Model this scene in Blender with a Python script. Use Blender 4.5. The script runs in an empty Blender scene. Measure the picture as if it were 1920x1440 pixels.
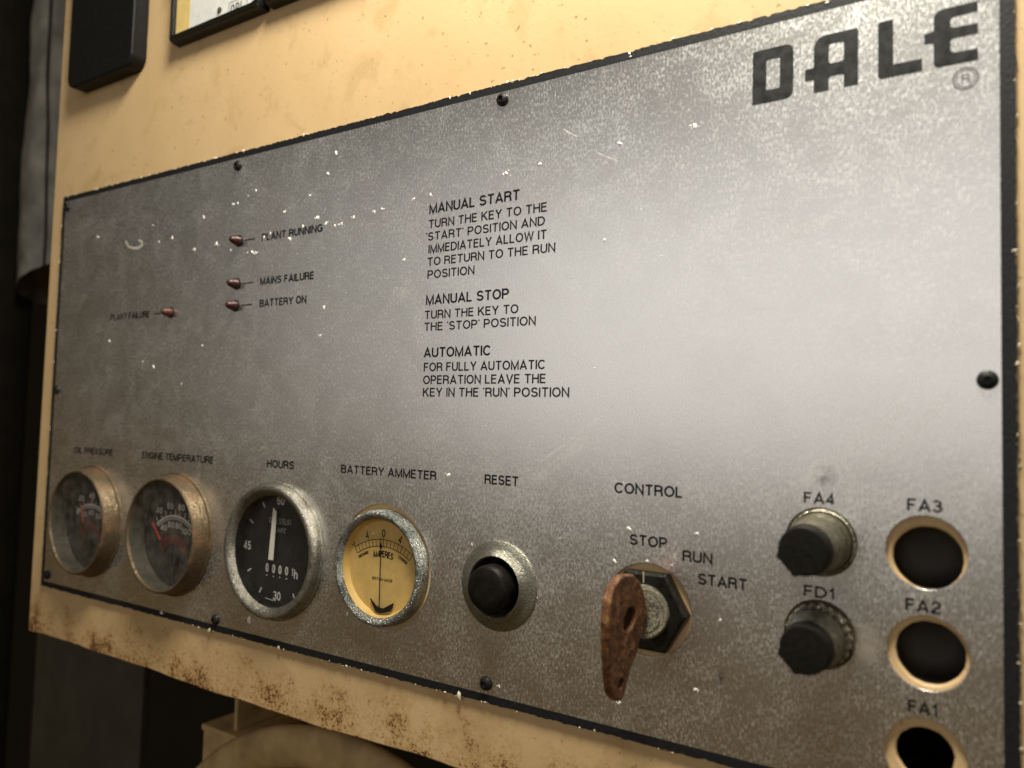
import bpy, bmesh, math, random
from mathutils import Vector, Matrix

random.seed(7)
sc = bpy.context.scene
COL = sc.collection
U = 0.225                      # plate height in metres; every drawing below is in plate heights

def W(x, y, z=0.0):            # plate drawing (x right, y up, z out of the plate) -> world
    return Vector((x*U, -z*U, y*U))

# ------------------------------------------------------------------ camera
cam_d = bpy.data.cameras.new('camera')
cam = bpy.data.objects.new('camera', cam_d)
COL.objects.link(cam)
cam_d.sensor_width = 36.0
cam_d.lens = 27.195
cam_d.clip_start = 0.005
cam_d.clip_end = 60.0
R0 = Vector((0.84098244, 0.02716552, -0.54038002))      # right
R1 = Vector((-0.0060726, -0.99820199, -0.05963142))     # down
R2 = Vector((-0.54102833, 0.05343049, -0.83930538))     # forward
def dirw(v): return Vector((v.x, -v.z, v.y))
r, u, bk = dirw(R0), -dirw(R1), -dirw(R2)
m = Matrix.Identity(4)
for i in range(3):
    m[i][0], m[i][1], m[i][2] = r[i], u[i], bk[i]
m.translation = W(2.07361856, 0.43808314, 1.03322821)
cam.matrix_world = m
cam_d.dof.use_dof = True
cam_d.dof.focus_distance = 1.29*U
cam_d.dof.aperture_fstop = 9.2
sc.camera = cam

# ------------------------------------------------------------------ world, exposure
wd = bpy.data.worlds.new('World')
sc.world = wd
wd.use_nodes = True
bg = wd.node_tree.nodes['Background']
wn, wl = wd.node_tree.nodes, wd.node_tree.links
w_tc = wn.new('ShaderNodeTexCoord'); w_sep = wn.new('ShaderNodeSeparateXYZ'); w_mr = wn.new('ShaderNodeMapRange'); w_mix = wn.new('ShaderNodeMix')
w_mix.data_type = 'RGBA'
w_mr.inputs['From Min'].default_value = -.35; w_mr.inputs['From Max'].default_value = .25
wl.new(w_tc.outputs['Generated'], w_sep.inputs[0]); wl.new(w_sep.outputs['Z'], w_mr.inputs['Value']); wl.new(w_mr.outputs[0], w_mix.inputs[0])
w_mix.inputs[6].default_value = (0.95, 0.57, 0.15, 1)      # brown floor and bench below
w_mix.inputs[7].default_value = (0.42, 0.34, 0.20, 1)      # dim room above
wl.new(w_mix.outputs[2], bg.inputs['Color'])
bg.inputs['Strength'].default_value = 0.085
sc.view_settings.view_transform = 'Standard'
sc.view_settings.look = 'None'
sc.view_settings.exposure = 0.0
sc.view_settings.gamma = 1.0
sc.view_settings.use_curve_mapping = False

# ------------------------------------------------------------------ lamps
def area(name, loc, target, sx, sy, power, col):
    d = bpy.data.lights.new(name, 'AREA')
    d.shape = 'RECTANGLE'; d.size = sx; d.size_y = sy; d.energy = power; d.color = col
    o = bpy.data.objects.new(name, d); COL.objects.link(o)
    o.location = loc
    o.rotation_euler = (Vector(target) - Vector(loc)).to_track_quat('-Z', 'Y').to_euler()
    return o
# bright doorway to the right, behind the photographer (throws the shadows leftwards)
area('doorway_light', (1.10, -1.10, 0.50), (0.30, 0.0, 0.12), 0.50, 0.80, 1.5, (1.0, 0.95, 0.88))
# pale far wall catching that daylight (seen as the broad sheen in the plate)
area('pale_wall_light', (-0.04, -1.75, 0.39), (-0.04, 0.0, 0.39), 1.80, 0.82, 2.75, (1.0, 0.985, 0.97))
area('sheen_fill_light', (-0.55, -1.80, 0.54), (-0.55, 0.0, 0.54), 3.00, 1.06, 3.0, (1.0, 0.975, 0.94))  # added dim fill area, feathers the sheen out to the left and up
# ceiling lamp, upper right and near
area('ceiling_light', (0.405, -0.155, 0.535), (0.33, 0.0, 0.26), 0.13, 0.13, 4.6, (1.0, 0.95, 0.82))

# ------------------------------------------------------------------ material helpers
def new_mat(name):
    mt = bpy.data.materials.new(name); mt.use_nodes = True
    nt = mt.node_tree
    return mt, nt, nt.nodes['Principled BSDF']
def N(nt, t, **kw):
    n = nt.nodes.new(t)
    for k, v in kw.items():
        if k in n.inputs: n.inputs[k].default_value = v
        else: setattr(n, k, v)
    return n
def coords(nt, scale=(1, 1, 1)):
    tc = N(nt, 'ShaderNodeTexCoord'); mp = N(nt, 'ShaderNodeMapping')
    mp.inputs['Scale'].default_value = scale
    nt.links.new(tc.outputs['Object'], mp.inputs['Vector'])
    return mp.outputs['Vector']
def noise(nt, vec, scale, detail=3.0, rough=0.55, dist=0.0):
    n = N(nt, 'ShaderNodeTexNoise')
    n.inputs['Scale'].default_value = scale; n.inputs['Detail'].default_value = detail
    n.inputs['Roughness'].default_value = rough; n.inputs['Distortion'].default_value = dist
    nt.links.new(vec, n.inputs['Vector'])
    return n.outputs['Fac']
def ramp(nt, fac, stops):
    n = N(nt, 'ShaderNodeValToRGB')
    cr = n.color_ramp
    while len(cr.elements) > 1: cr.elements.remove(cr.elements[-1])
    cr.elements[0].position = stops[0][0]
    def c4(c): return (c, c, c, 1) if isinstance(c, (int, float)) else (*c, 1)
    cr.elements[0].color = c4(stops[0][1])
    for p, c in stops[1:]:
        e = cr.elements.new(p); e.color = c4(c)
    nt.links.new(fac, n.inputs['Fac'])
    return n.outputs['Color']
def mix(nt, fac, a, b, mode='MIX'):
    n = N(nt, 'ShaderNodeMix', data_type='RGBA', blend_type=mode)
    def put(i, v):
        s = n.inputs[i]
        if hasattr(v, 'node'): nt.links.new(v, s)
        elif isinstance(v, (int, float)) and i == 0: s.default_value = v
        else: s.default_value = (*v, 1) if len(v) == 3 else v
    put(0, fac); put(6, a); put(7, b)
    return n.outputs[2]
def mth(nt, op, a, b=None, clamp=False):
    n = N(nt, 'ShaderNodeMath', operation=op, use_clamp=clamp)
    for i, v in enumerate((a, b)):
        if v is None: continue
        if hasattr(v, 'node'): nt.links.new(v, n.inputs[i])
        else: n.inputs[i].default_value = v
    return n.outputs[0]
def bump(nt, p, h, strength, dist):
    n = N(nt, 'ShaderNodeBump')
    n.inputs['Strength'].default_value = strength; n.inputs['Distance'].default_value = dist
    nt.links.new(h, n.inputs['Height']); nt.links.new(n.outputs['Normal'], p.inputs['Normal'])

# silver plate: dull anodised sheet, mottled with pale oxide
def mat_plate():
    mt, nt, p = new_mat('dull_silver_sheet')
    v = coords(nt)
    vs = coords(nt, (1.0, 1.0, 0.55))
    g1 = noise(nt, vs, 1500, 3, .6, .5)
    big = noise(nt, v, 10, 3, .55)
    mid = noise(nt, v, 62, 5, .65, .8)
    th = mth(nt, 'ADD', g1, mth(nt, 'MULTIPLY', mth(nt, 'SUBTRACT', big, .5), .16))
    th = mth(nt, 'ADD', th, mth(nt, 'MULTIPLY', mth(nt, 'SUBTRACT', mid, .5), .34))
    mask = ramp(nt, th, [(.48, 0.0), (.69, 1.0)])
    base = mix(nt, mid, (.76, .745, .72), (.82, .805, .78))
    pink = ramp(nt, noise(nt, v, 30, 3, .6), [(.52, 0.0), (.72, .5)])
    base = mix(nt, pink, base, (.74, .665, .65))
    colr = mix(nt, mask, base, (.95, .94, .92))
    nt.links.new(colr, p.inputs['Base Color'])
    nt.links.new(mth(nt, 'SUBTRACT', .985, mth(nt, 'MULTIPLY', mask, .11)), p.inputs['Metallic'])
    streak = noise(nt, coords(nt, (3.0, 1, .22)), 1500, 2, .5)
    rg = mth(nt, 'ADD', .245, mth(nt, 'MULTIPLY', mask, .11))
    rg = mth(nt, 'ADD', rg, mth(nt, 'MULTIPLY', streak, .05))
    nt.links.new(rg, p.inputs['Roughness'])
    h = mth(nt, 'ADD', mth(nt, 'MULTIPLY', streak, .6), g1)
    bump(nt, p, h, .045, .0004)
    return mt

def mat_cream(name='cream_paint', rust=True):
    mt, nt, p = new_mat(name)
    v = coords(nt)
    big = noise(nt, v, 16, 4, .6)
    base = mix(nt, ramp(nt, big, [(.35, 0.0), (.7, 1.0)]), (.66, .465, .245), (.59, .405, .20))
    grime = ramp(nt, noise(nt, v, 55, 5, .65, .6), [(.54, 0.0), (.72, .55)])
    base = mix(nt, grime, base, (.44, .28, .115))
    spk = ramp(nt, noise(nt, v, 520, 2, .5), [(.68, 0.0), (.74, .8)])
    base = mix(nt, spk, base, (.24, .15, .065))
    rgh = mth(nt, 'ADD', .34, mth(nt, 'MULTIPLY', big, .16))
    if rust:
        sep = N(nt, 'ShaderNodeSeparateXYZ'); nt.links.new(v, sep.inputs[0])
        z = sep.outputs['Z']
        low = N(nt, 'ShaderNodeMapRange', clamp=True)
        low.inputs['From Min'].default_value = .002; low.inputs['From Max'].default_value = -.022
        nt.links.new(z, low.inputs['Value'])
        low = low.outputs[0]
        cl = noise(nt, v, 62, 3, .6)
        fine = noise(nt, v, 620, 4, .7, .5)
        a = mth(nt, 'ADD', mth(nt, 'MULTIPLY', cl, .70), mth(nt, 'MULTIPLY', fine, .75))
        a = mth(nt, 'ADD', a, mth(nt, 'MULTIPLY', low, .16))
        stain = mth(nt, 'MULTIPLY', ramp(nt, a, [(.785, 0.0), (.93, 1.0)]), low)
        deep = mth(nt, 'MULTIPLY', ramp(nt, a, [(.935, 0.0), (.98, 1.0)]), low)
        base = mix(nt, mth(nt, 'MULTIPLY', stain, .7), base, (.42, .22, .055))
        base = mix(nt, deep, base, (.14, .058, .014))
        rgh = mth(nt, 'ADD', rgh, mth(nt, 'MULTIPLY', stain, .4))
    nt.links.new(base, p.inputs['Base Color'])
    nt.links.new(rgh, p.inputs['Roughness'])
    bump(nt, p, mth(nt, 'ADD', noise(nt, v, 420, 3, .5), mth(nt, 'MULTIPLY', big, 2.0)), .10, .0006)
    return mt

def mat_simple(name, col, rough=.5, metal=0.0, var=.0, vs=300, bmp=0.0, bs=600, spec=.5):
    mt, nt, p = new_mat(name)
    p.inputs['Base Color'].default_value = (*col, 1)
    p.inputs['Roughness'].default_value = rough
    p.inputs['Metallic'].default_value = metal
    p.inputs['Specular IOR Level'].default_value = spec
    v = coords(nt)
    if var:
        n = noise(nt, v, vs, 4, .6)
        d = tuple(c*(1-var) for c in col); l = tuple(min(1, c*(1+var)) for c in col)
        nt.links.new(mix(nt, ramp(nt, n, [(.3, 0.0), (.7, 1.0)]), d, l), p.inputs['Base Color'])
        nt.links.new(mth(nt, 'ADD', rough-.08, mth(nt, 'MULTIPLY', n, .16)), p.inputs['Roughness'])
    if bmp: bump(nt, p, noise(nt, v, bs, 4, .6), bmp, .0006)
    return mt

def mat_pitted(name, bright, dark, rough, bs=900, amount=.55, strength=.5, metal=.95, rust=None):
    mt, nt, p = new_mat(name)
    v = coords(nt)
    n1 = noise(nt, v, bs, 4, .7); n2 = noise(nt, v, 120, 3, .6)
    a = mth(nt, 'ADD', mth(nt, 'MULTIPLY', n1, .65), mth(nt, 'MULTIPLY', n2, .35))
    mk = ramp(nt, a, [(.5-.10*amount-.03, 0.0), (.60, 1.0)])
    c = mix(nt, mk, bright, dark)
    if rust:
        rk = ramp(nt, noise(nt, v, 95, 4, .65), [(.50, 0.0), (.66, 1.0)])
        c = mix(nt, mth(nt, 'MULTIPLY', rk, .8), c, rust)
        nt.links.new(mth(nt, 'SUBTRACT', metal, mth(nt, 'MULTIPLY', rk, .7)), p.inputs['Metallic'])
    else:
        nt.links.new(mth(nt, 'SUBTRACT', metal, mth(nt, 'MULTIPLY', mk, .15)), p.inputs['Metallic'])
    nt.links.new(c, p.inputs['Base Color'])
    nt.links.new(mth(nt, 'ADD', rough, mth(nt, 'MULTIPLY', mk, .25)), p.inputs['Roughness'])
    bump(nt, p, n1, strength, .0012)
    return mt

def mat_glass(name, dust=.10):
    mt, nt, p = new_mat(name)
    out = nt.nodes['Material Output']
    tr = N(nt, 'ShaderNodeBsdfTransparent')
    gl = N(nt, 'ShaderNodeBsdfGlossy', Roughness=.08)
    lw = N(nt, 'ShaderNodeLayerWeight')
    fr = mth(nt, 'ADD', .04, mth(nt, 'MULTIPLY', mth(nt, 'POWER', lw.outputs['Facing'], 5.0), .9))
    ms = N(nt, 'ShaderNodeMixShader')
    lw.inputs['Blend'].default_value = .5; nt.links.new(fr, ms.inputs[0]); nt.links.new(tr.outputs[0], ms.inputs[1]); nt.links.new(gl.outputs[0], ms.inputs[2])
    df = N(nt, 'ShaderNodeBsdfDiffuse'); df.inputs['Color'].default_value = (.55, .50, .40, 1)
    v = coords(nt)
    d = mth(nt, 'MULTIPLY', ramp(nt, noise(nt, v, 130, 5, .7), [(.40, .15), (.70, 1.0)]), dust)
    m2 = N(nt, 'ShaderNodeMixShader')
    nt.links.new(d, m2.inputs[0]); nt.links.new(ms.outputs[0], m2.inputs[1]); nt.links.new(df.outputs[0], m2.inputs[2])
    nt.links.new(m2.outputs[0], out.inputs['Surface'])
    return mt

def mat_smear(name, col, amount, scale=260, lo=.40, hi=.68, edge=None):
    mt, nt, p = new_mat(name)
    out = nt.nodes['Material Output']
    tr = N(nt, 'ShaderNodeBsdfTransparent')
    p.inputs['Base Color'].default_value = (*col, 1); p.inputs['Roughness'].default_value = .7
    v = coords(nt)
    f = mth(nt, 'MULTIPLY', ramp(nt, noise(nt, v, scale, 4, .65), [(lo, 0.0), (hi, 1.0)]), amount)
    if edge:                     # fade out towards the smear's own rim
        ln = N(nt, 'ShaderNodeVectorMath', operation='LENGTH'); nt.links.new(coords(nt, (1/edge[0], 1, 1/edge[1])), ln.inputs[0])
        f = mth(nt, 'MULTIPLY', f, ramp(nt, ln.outputs['Value'], [(.3, 1.0), (.98, 0.0)]))
    ms = N(nt, 'ShaderNodeMixShader')
    nt.links.new(f, ms.inputs[0]); nt.links.new(tr.outputs[0], ms.inputs[1]); nt.links.new(p.outputs[0], ms.inputs[2])
    nt.links.new(ms.outputs[0], out.inputs['Surface'])
    return mt

M = {}
M['plate'] = mat_plate()
M['cream'] = mat_cream()
M['cream_shaded'] = mat_simple('shaded_cream_paint', (.52, .37, .175), .6, 0, .35, 40, .2, 400, .3)  # cream paint with the shade below the cabinet darkened into its base
def mat_ink():
    mt, nt, p = new_mat('black_ink')
    v = coords(nt)
    wear = ramp(nt, noise(nt, v, 1400, 3, .6), [(.66, 0.0), (.76, .4)])
    nt.links.new(mix(nt, wear, (.010, .010, .010), (.16, .155, .15)), p.inputs['Base Color'])
    p.inputs['Roughness'].default_value = .6; p.inputs['Specular IOR Level'].default_value = .12
    return mt
M['ink'] = mat_ink()
M['logo'] = mat_simple('worn_black_print', (.022, .022, .022), .6, 0, .85, 330, 0, 600, .15)
M['logo_faint'] = mat_simple('faint_grey_print', (.10, .10, .10), .5, 0, .3, 900)
M['gasket'] = mat_simple('black_rubber', (.010, .010, .011), .55, 0, .4, 700, .3, 900, .3)
M['screw'] = mat_simple('blackened_steel', (.016, .016, .014), .45, .2, .4, 900, .3, 1500, .3)
M['fleck'] = mat_simple('white_paint_fleck', (.86, .84, .78), .6, 0, .06, 900)
M['crumb'] = mat_simple('cream_paint_crumb', (.72, .62, .46), .6, 0, .25, 900)
M['chrome'] = mat_pitted('pitted_chrome', (.50, .47, .41), (.085, .075, .055), .25, 1700, .6, .5)
M['chrome_green'] = mat_pitted('corroded_chrome', (.66, .67, .63), (.030, .042, .036), .20, 1500, 1.1, .8)
M['brass'] = mat_pitted('tarnished_bezel', (.185, .137, .083), (.105, .075, .042), .42, 900, .6, .35, .7, (.16, .075, .032))
M['grey_liner'] = mat_simple('grey_olive_liner', (.085, .080, .062), .45, .3, .2, 200)
M['glass'] = mat_glass('dusty_glass', .14)
M['glass_clear'] = mat_glass('clear_glass', .025)
M['dial_black'] = mat_simple('black_dial', (.012, .012, .013), .5, 0, .4, 500)
M['dial_cream'] = mat_simple('yellowed_dial', (.64, .43, .135), .6, 0, .12, 160)
M['mark_white'] = mat_simple('white_print', (.62, .62, .58), .6)
M['mark_grey'] = mat_simple('grey_print', (.36, .36, .34), .6)
M['hand_white'] = mat_simple('white_hand', (.80, .77, .68), .55)
M['needle_red'] = mat_simple('red_needle', (.62, .055, .05), .5)
M['mark_red'] = mat_simple('red_band', (.10, .014, .012), .6)
M['black_plastic'] = mat_simple('black_plastic', (.006, .006, .006), .45, 0, .3, 500, .08, 700, .2)
M['black_satin'] = mat_simple('satin_black_plastic', (.007, .007, .007), .30, 0, .3, 500, .05, 900, .3)
M['cap_black'] = mat_simple('matt_black_cap', (.009, .008, .006), .60, 0, .4, 700, .3, 900, .15)
M['button'] = mat_simple('worn_black_button', (.008, .0065, .005), .5, 0, .5, 400, .15, 800, .15)
M['fuse_metal'] = mat_pitted('dusty_zinc', (.20, .185, .130), (.075, .066, .042), .36, 500, .8, .45, .75)
M['hex_black'] = mat_simple('black_chrome_nut', (.028, .027, .023), .34, .75, .5, 500, .4, 900)
M['lock'] = mat_pitted('grimy_lock_barrel', (.50, .46, .36), (.10, .085, .055), .24, 1600, .9, .9, .85)
M['lens'] = mat_simple('dark_red_lens', (.040, .006, .006), .42, 0, .3, 700, .05, 900, .6)
M['lens_dusty'] = mat_simple('dusty_red_lens', (.075, .020, .014), .45, 0, .4, 700, .05, 900, .5)
M['meter_dial'] = mat_simple('white_meter_dial', (.74, .74, .70), .6, 0, .08, 260)
M['meter_yellow'] = mat_simple('yellow_band', (.74, .55, .20), .6, 0, .1, 160)
M['dark_wall'] = mat_simple('dark_wall_paint', (.014, .011, .007), .8, 0, .3, 12)
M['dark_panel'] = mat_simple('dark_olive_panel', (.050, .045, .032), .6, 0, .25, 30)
M['duct'] = mat_simple('grey_lagging', (.22, .21, .18), .5, .15, .6, 26, .4, 60)
M['dark_steel'] = mat_simple('dark_steel', (.014, .012, .008), .8, 0, .3, 60, 0, 600, .1)
def mat_rust():
    mt, nt, p = new_mat('rusty_key_metal')
    v = coords(nt)
    n1 = noise(nt, v, 420, 5, .7); n2 = noise(nt, v, 2200, 3, .65)
    a = mth(nt, 'ADD', mth(nt, 'MULTIPLY', n1, .6), mth(nt, 'MULTIPLY', n2, .4))
    c = ramp(nt, a, [(.39, (.024, .011, .006)), (.455, (.075, .029, .010)), (.51, (.155, .056, .015)), (.56, (.23, .094, .027)), (.62, (.32, .23, .13))])
    nt.links.new(c, p.inputs['Base Color'])
    p.inputs['Metallic'].default_value = .25
    nt.links.new(ramp(nt, n2, [(.4, .70), (.62, .32)]), p.inputs['Roughness'])
    bump(nt, p, a, .9, .0010)
    return mt
M['rust'] = mat_rust()

# ------------------------------------------------------------------ mesh helpers (verts in plate units, relative to the part's parent)
def link(name, me, mat, parent=None):
    o = bpy.data.objects.new(name, me)
    COL.objects.link(o)
    if mat is not None: me.materials.append(mat)
    if parent is not None: o.parent = parent
    return o
def pm(x, y, z): return (x*U, -z*U, y*U)
def mk(name, verts, faces, mat, parent=None, smooth=False, angle=35):
    me = bpy.data.meshes.new(name)
    me.from_pydata([pm(*v) for v in verts], [], faces)
    bm = bmesh.new(); bm.from_mesh(me); bmesh.ops.remove_doubles(bm, verts=bm.verts, dist=1e-7)
    bm.to_mesh(me); bm.free()
    if smooth:
        me.shade_smooth(); me.set_sharp_from_angle(angle=math.radians(angle))
    me.update()
    return link(name, me, mat, parent)
def thing(name, label, cat, x, y, z=0.0, group=None):
    o = bpy.data.objects.new(name, None); COL.objects.link(o)
    o.location = W(x, y, z); o.empty_display_size = .01
    o['label'] = label; o['category'] = cat
    if group: o['group'] = group
    return o
def lathe(prof, n=96, cx=0, cy=0, wob=None):
    vs, fs = [], []
    for i in range(n):
        a = 2*math.pi*i/n
        for (rr, z) in prof:
            k = wob(a, rr, z) if wob else 0
            vs.append((cx+(rr+k)*math.cos(a), cy+(rr+k)*math.sin(a), z))
    L = len(prof)
    for i in range(n):
        j = (i+1) % n
        for k in range(L-1):
            fs.append((i*L+k, j*L+k, j*L+k+1, i*L+k+1))
    return vs, fs
def join(*parts):
    V, F = [], []
    for v, f in parts:
        o = len(V); V += list(v); F += [tuple(i+o for i in q) for q in f]
    return V, F
def circle(cx, cy, r, n=64, cw=False):
    pts = [(cx+r*math.cos(2*math.pi*i/n), cy+r*math.sin(2*math.pi*i/n)) for i in range(n)]
    return pts[::-1] if cw else pts
def rrect(x0, y0, x1, y1, r, n=6):
    out = []
    for (cx, cy, a0) in ((x1-r, y1-r, 0), (x0+r, y1-r, 90), (x0+r, y0+r, 180), (x1-r, y0+r, 270)):
        for i in range(n+1):
            a = math.radians(a0+90*i/n); out.append((cx+r*math.cos(a), cy+r*math.sin(a)))
    return out
def rounded(pts, rad, n=5):
    out = []; L = len(pts)
    for i, p in enumerate(pts):
        rr = rad[i] if isinstance(rad, (list, tuple)) else rad
        p = Vector(p); a = Vector(pts[i-1]); b = Vector(pts[(i+1) % L])
        if rr <= 0: out.append(tuple(p)); continue
        da, db = (a-p), (b-p); t = min(rr, da.length*.48, db.length*.48)
        s, e = p+da.normalized()*t, p+db.normalized()*t
        for k in range(n+1):
            q = k/n; out.append(tuple(s*(1-q)**2+p*2*q*(1-q)+e*q*q))
    return out
def fill(name, polys, mat, parent, z=0.0, thick=0.0, bevel=0.0):
    """filled flat shape with holes (z = middle of the thickness), optionally a solid sheet"""
    cu = bpy.data.curves.new(name, 'CURVE'); cu.dimensions = '2D'; cu.fill_mode = 'BOTH'
    cu.extrude = max(0, thick/2-bevel)*U; cu.bevel_depth = bevel*U; cu.bevel_resolution = 2
    cu.offset = -bevel*U if bevel else 0
    for pts in polys:
        sp = cu.splines.new('POLY'); sp.points.add(len(pts)-1)
        for q, (x, y) in zip(sp.points, pts): q.co = (x*U, y*U, 0, 1)
        sp.use_cyclic_u = True
    t = bpy.data.objects.new('tmp_curve', cu); COL.objects.link(t)
    dg = bpy.context.evaluated_depsgraph_get(); dg.update()
    me = bpy.data.meshes.new_from_object(t.evaluated_get(dg)); me.name = name
    bpy.data.objects.remove(t); bpy.data.curves.remove(cu)
    me.materials.clear()
    me.transform(Matrix(((1, 0, 0, 0), (0, 0, -1, -z*U), (0, 1, 0, 0), (0, 0, 0, 1))))
    return link(name, me, mat, parent)
def box(x0, y0, z0, x1, y1, z1):
    v = [(x, y, z) for x in (x0, x1) for y in (y0, y1) for z in (z0, z1)]
    f = [(0, 1, 3, 2), (4, 6, 7, 5), (0, 4, 5, 1), (2, 3, 7, 6), (0, 2, 6, 4), (1, 5, 7, 3)]
    return v, f
def bevel_obj(o, w, seg=3):
    bm = bmesh.new(); bm.from_mesh(o.data)
    bmesh.ops.bevel(bm, geom=list(bm.edges), offset=w*U, segments=seg, affect='EDGES', profile=.6)
    bm.to_mesh(o.data); bm.free()
    o.data.shade_smooth(); o.data.set_sharp_from_angle(angle=math.radians(40))
    return o

# ------------------------------------------------------------------ stroke lettering (grotesque capitals)
def arc(cx, cy, rx, ry, a0, a1, n=10):
    return [(cx+rx*math.cos(math.radians(a0+(a1-a0)*i/n)), cy+ry*math.sin(math.radians(a0+(a1-a0)*i/n))) for i in range(n+1)]
def glyphs():
    G = {}
    h = .93; lo = .07                                   # stroke centre lines of a cap of height 1, stroke .14
    m_ = .53
    G['A'] = (.66, [[(0, 0), (.33, h+.0), (.66, 0)], [(.115, .29), (.545, .29)]])
    G['B'] = (.56, [[(0, lo), (0, h), (.30, h)]+arc(.30, .73, .22, .20, 90, -90)+[(0, m_)], [(.30, m_)]+arc(.32, .30, .24, .23, 90, -90)+[(0, lo)]])
    G['C'] = (.64, [arc(.33, .5, .33, .43, 38, 322, 24)])
    G['D'] = (.60, [[(0, lo), (0, h), (.25, h)]+arc(.25, .5, .35, .43, 90, -90, 16)+[(0, lo)]])
    G['E'] = (.48, [[(.49, h), (0, h), (0, lo), (.50, lo)], [(0, m_), (.45, m_)]])
    G['F'] = (.46, [[(.47, h), (0, h), (0, 0)], [(0, .51), (.41, .51)]])
    G['G'] = (.66, [arc(.33, .5, .33, .43, 40, 330, 24)+[(.63, .46), (.36, .46)], [(.63, .46), (.63, .02)]])
    G['H'] = (.56, [[(0, 0), (0, 1)], [(.56, 0), (.56, 1)], [(0, m_), (.56, m_)]])
    G['I'] = (.0, [[(0, 0), (0, 1)]])
    G['J'] = (.40, [[(.40, 1), (.40, .28)]+arc(.20, .28, .20, .21, 0, -180)])
    G['K'] = (.58, [[(0, 0), (0, 1)], [(.55, 1), (.02, .40)], [(.20, .60), (.59, 0)]])
    G['L'] = (.44, [[(0, 1), (0, lo), (.46, lo)]])
    G['M'] = (.70, [[(0, 0), (0, h), (.35, .05), (.70, h), (.70, 0)]])
    G['N'] = (.57, [[(0, 0), (0, .96), (.57, .04), (.57, 1)]])
    G['O'] = (.68, [arc(.34, .5, .34, .43, 0, 360, 32)])
    G['P'] = (.54, [[(0, 0), (0, h), (.28, h)]+arc(.28, .69, .25, .24, 90, -90)+[(0, .45)]])
    G['Q'] = (.68, [arc(.34, .5, .34, .43, 0, 360, 32), [(.42, .24), (.66, .0)]])
    G['R'] = (.57, [[(0, 0), (0, h), (.30, h)]+arc(.30, .71, .24, .22, 90, -90)+[(0, .49)], [(.30, .49)]+arc(.32, .27, .22, .22, 90, 0, 6)+[(.56, 0)]])
    G['S'] = (.56, [arc(.28, .715, .25, .215, 20, 235, 16)+[(.28, .505)]+arc(.28, .285, .27, .215, 60, -165, 16)])
    G['T'] = (.56, [[(-.02, h), (.58, h)], [(.28, h), (.28, 0)]])
    G['U'] = (.55, [[(0, 1), (0, .34)]+arc(.275, .34, .275, .27, 180, 360, 14)+[(.55, 1)]])
    G['V'] = (.62, [[(0, 1), (.31, .05), (.62, 1)]])
    G['W'] = (.92, [[(0, 1), (.22, .05), (.46, .95), (.70, .05), (.92, 1)]])
    G['X'] = (.60, [[(0, 0), (.60, 1)], [(0, 1), (.60, 0)]])
    G['Y'] = (.60, [[(0, 1), (.30, .44), (.60, 1)], [(.30, .44), (.30, 0)]])
    G['Z'] = (.54, [[(.02, h), (.54, h), (0, lo), (.56, lo)]])
    G['0'] = (.46, [arc(.23, .5, .23, .43, 0, 360, 28)])
    G['1'] = (.22, [[(0, .74), (.10, .77), (.20, .96), (.20, 0)]])
    G['2'] = (.46, [arc(.23, .70, .22, .23, 170, -30, 14)+[(.02, .20), (0, lo), (.48, lo)]])
    G['3'] = (.46, [arc(.22, .73, .20, .20, 160, -80, 12)+[(.15, .525)], [(.22, .525)]+arc(.22, .29, .24, .22, 80, -165, 14)])
    G['4'] = (.48, [[(.36, 0), (.36, .95), (0, .27), (.50, .27)]])
    G['5'] = (.46, [[(.44, h), (.09, h), (.04, .50)]+arc(.22, .33, .24, .26, 125, -160, 14)])
    G['6'] = (.46, [arc(.25, .5, .25, .43, 50, 180, 12)+arc(.23, .31, .23, .24, 180, -180, 20)])
    G['8'] = (.46, [arc(.23, .73, .19, .20, 0, 360, 20), arc(.23, .29, .23, .22, 0, 360, 20)])
    G["'"] = (.0, [[(0, .99), (-.02, .82)]])
    G['.'] = (.0, [[(0, 0), (0, .12)]])
    G['h'] = (.38, [[(0, 0), (0, 1)], [(0, .46)]+arc(.19, .46, .19, .19, 180, 0, 8)+[(.38, 0)]])
    return G
G = glyphs()
def strip(path, w):
    """mitred ribbon of width w along a 2-D polyline"""
    P = [Vector(p) for p in path]
    Q = [P[0]]
    for p in P[1:]:
        if (p-Q[-1]).length > 1e-6: Q.append(p)
    P = Q
    closed = len(P) > 3 and (P[0]-P[-1]).length < 1e-4
    if closed: P = P[:-1]
    n = len(P); vs = []
    for i in range(n):
        if closed: d0 = (P[i]-P[i-1]).normalized(); d1 = (P[(i+1) % n]-P[i]).normalized()
        else:
            d1 = (P[min(i+1, n-1)]-P[i]); d0 = (P[i]-P[max(i-1, 0)])
            if d0.length < 1e-9: d0 = d1
            if d1.length < 1e-9: d1 = d0
            d0.normalize(); d1.normalize()
        t = d0+d1
        if t.length < 1e-6: t = Vector((-d0.y, d0.x))
        t.normalize(); nn = Vector((-t.y, t.x))
        k = 1/max(.42, nn.dot(Vector((-d1.y, d1.x))))
        vs.append(P[i]+nn*(w/2*k)); vs.append(P[i]-nn*(w/2*k))
    fs = [(2*i, 2*i+1, 2*((i+1) % n)+1, 2*((i+1) % n)) for i in range(n if closed else n-1)]
    return vs, fs
def layout(text, gap=.26, space=.36):
    """list of (char, x) plus total width for unit cap height"""
    x = 0; out = []
    for ch in text:
        if ch == ' ': x += space; continue
        w, _ = G[ch]
        g = gap
        out.append((ch, x)); x += w+g
    return out, x-gap
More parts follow.
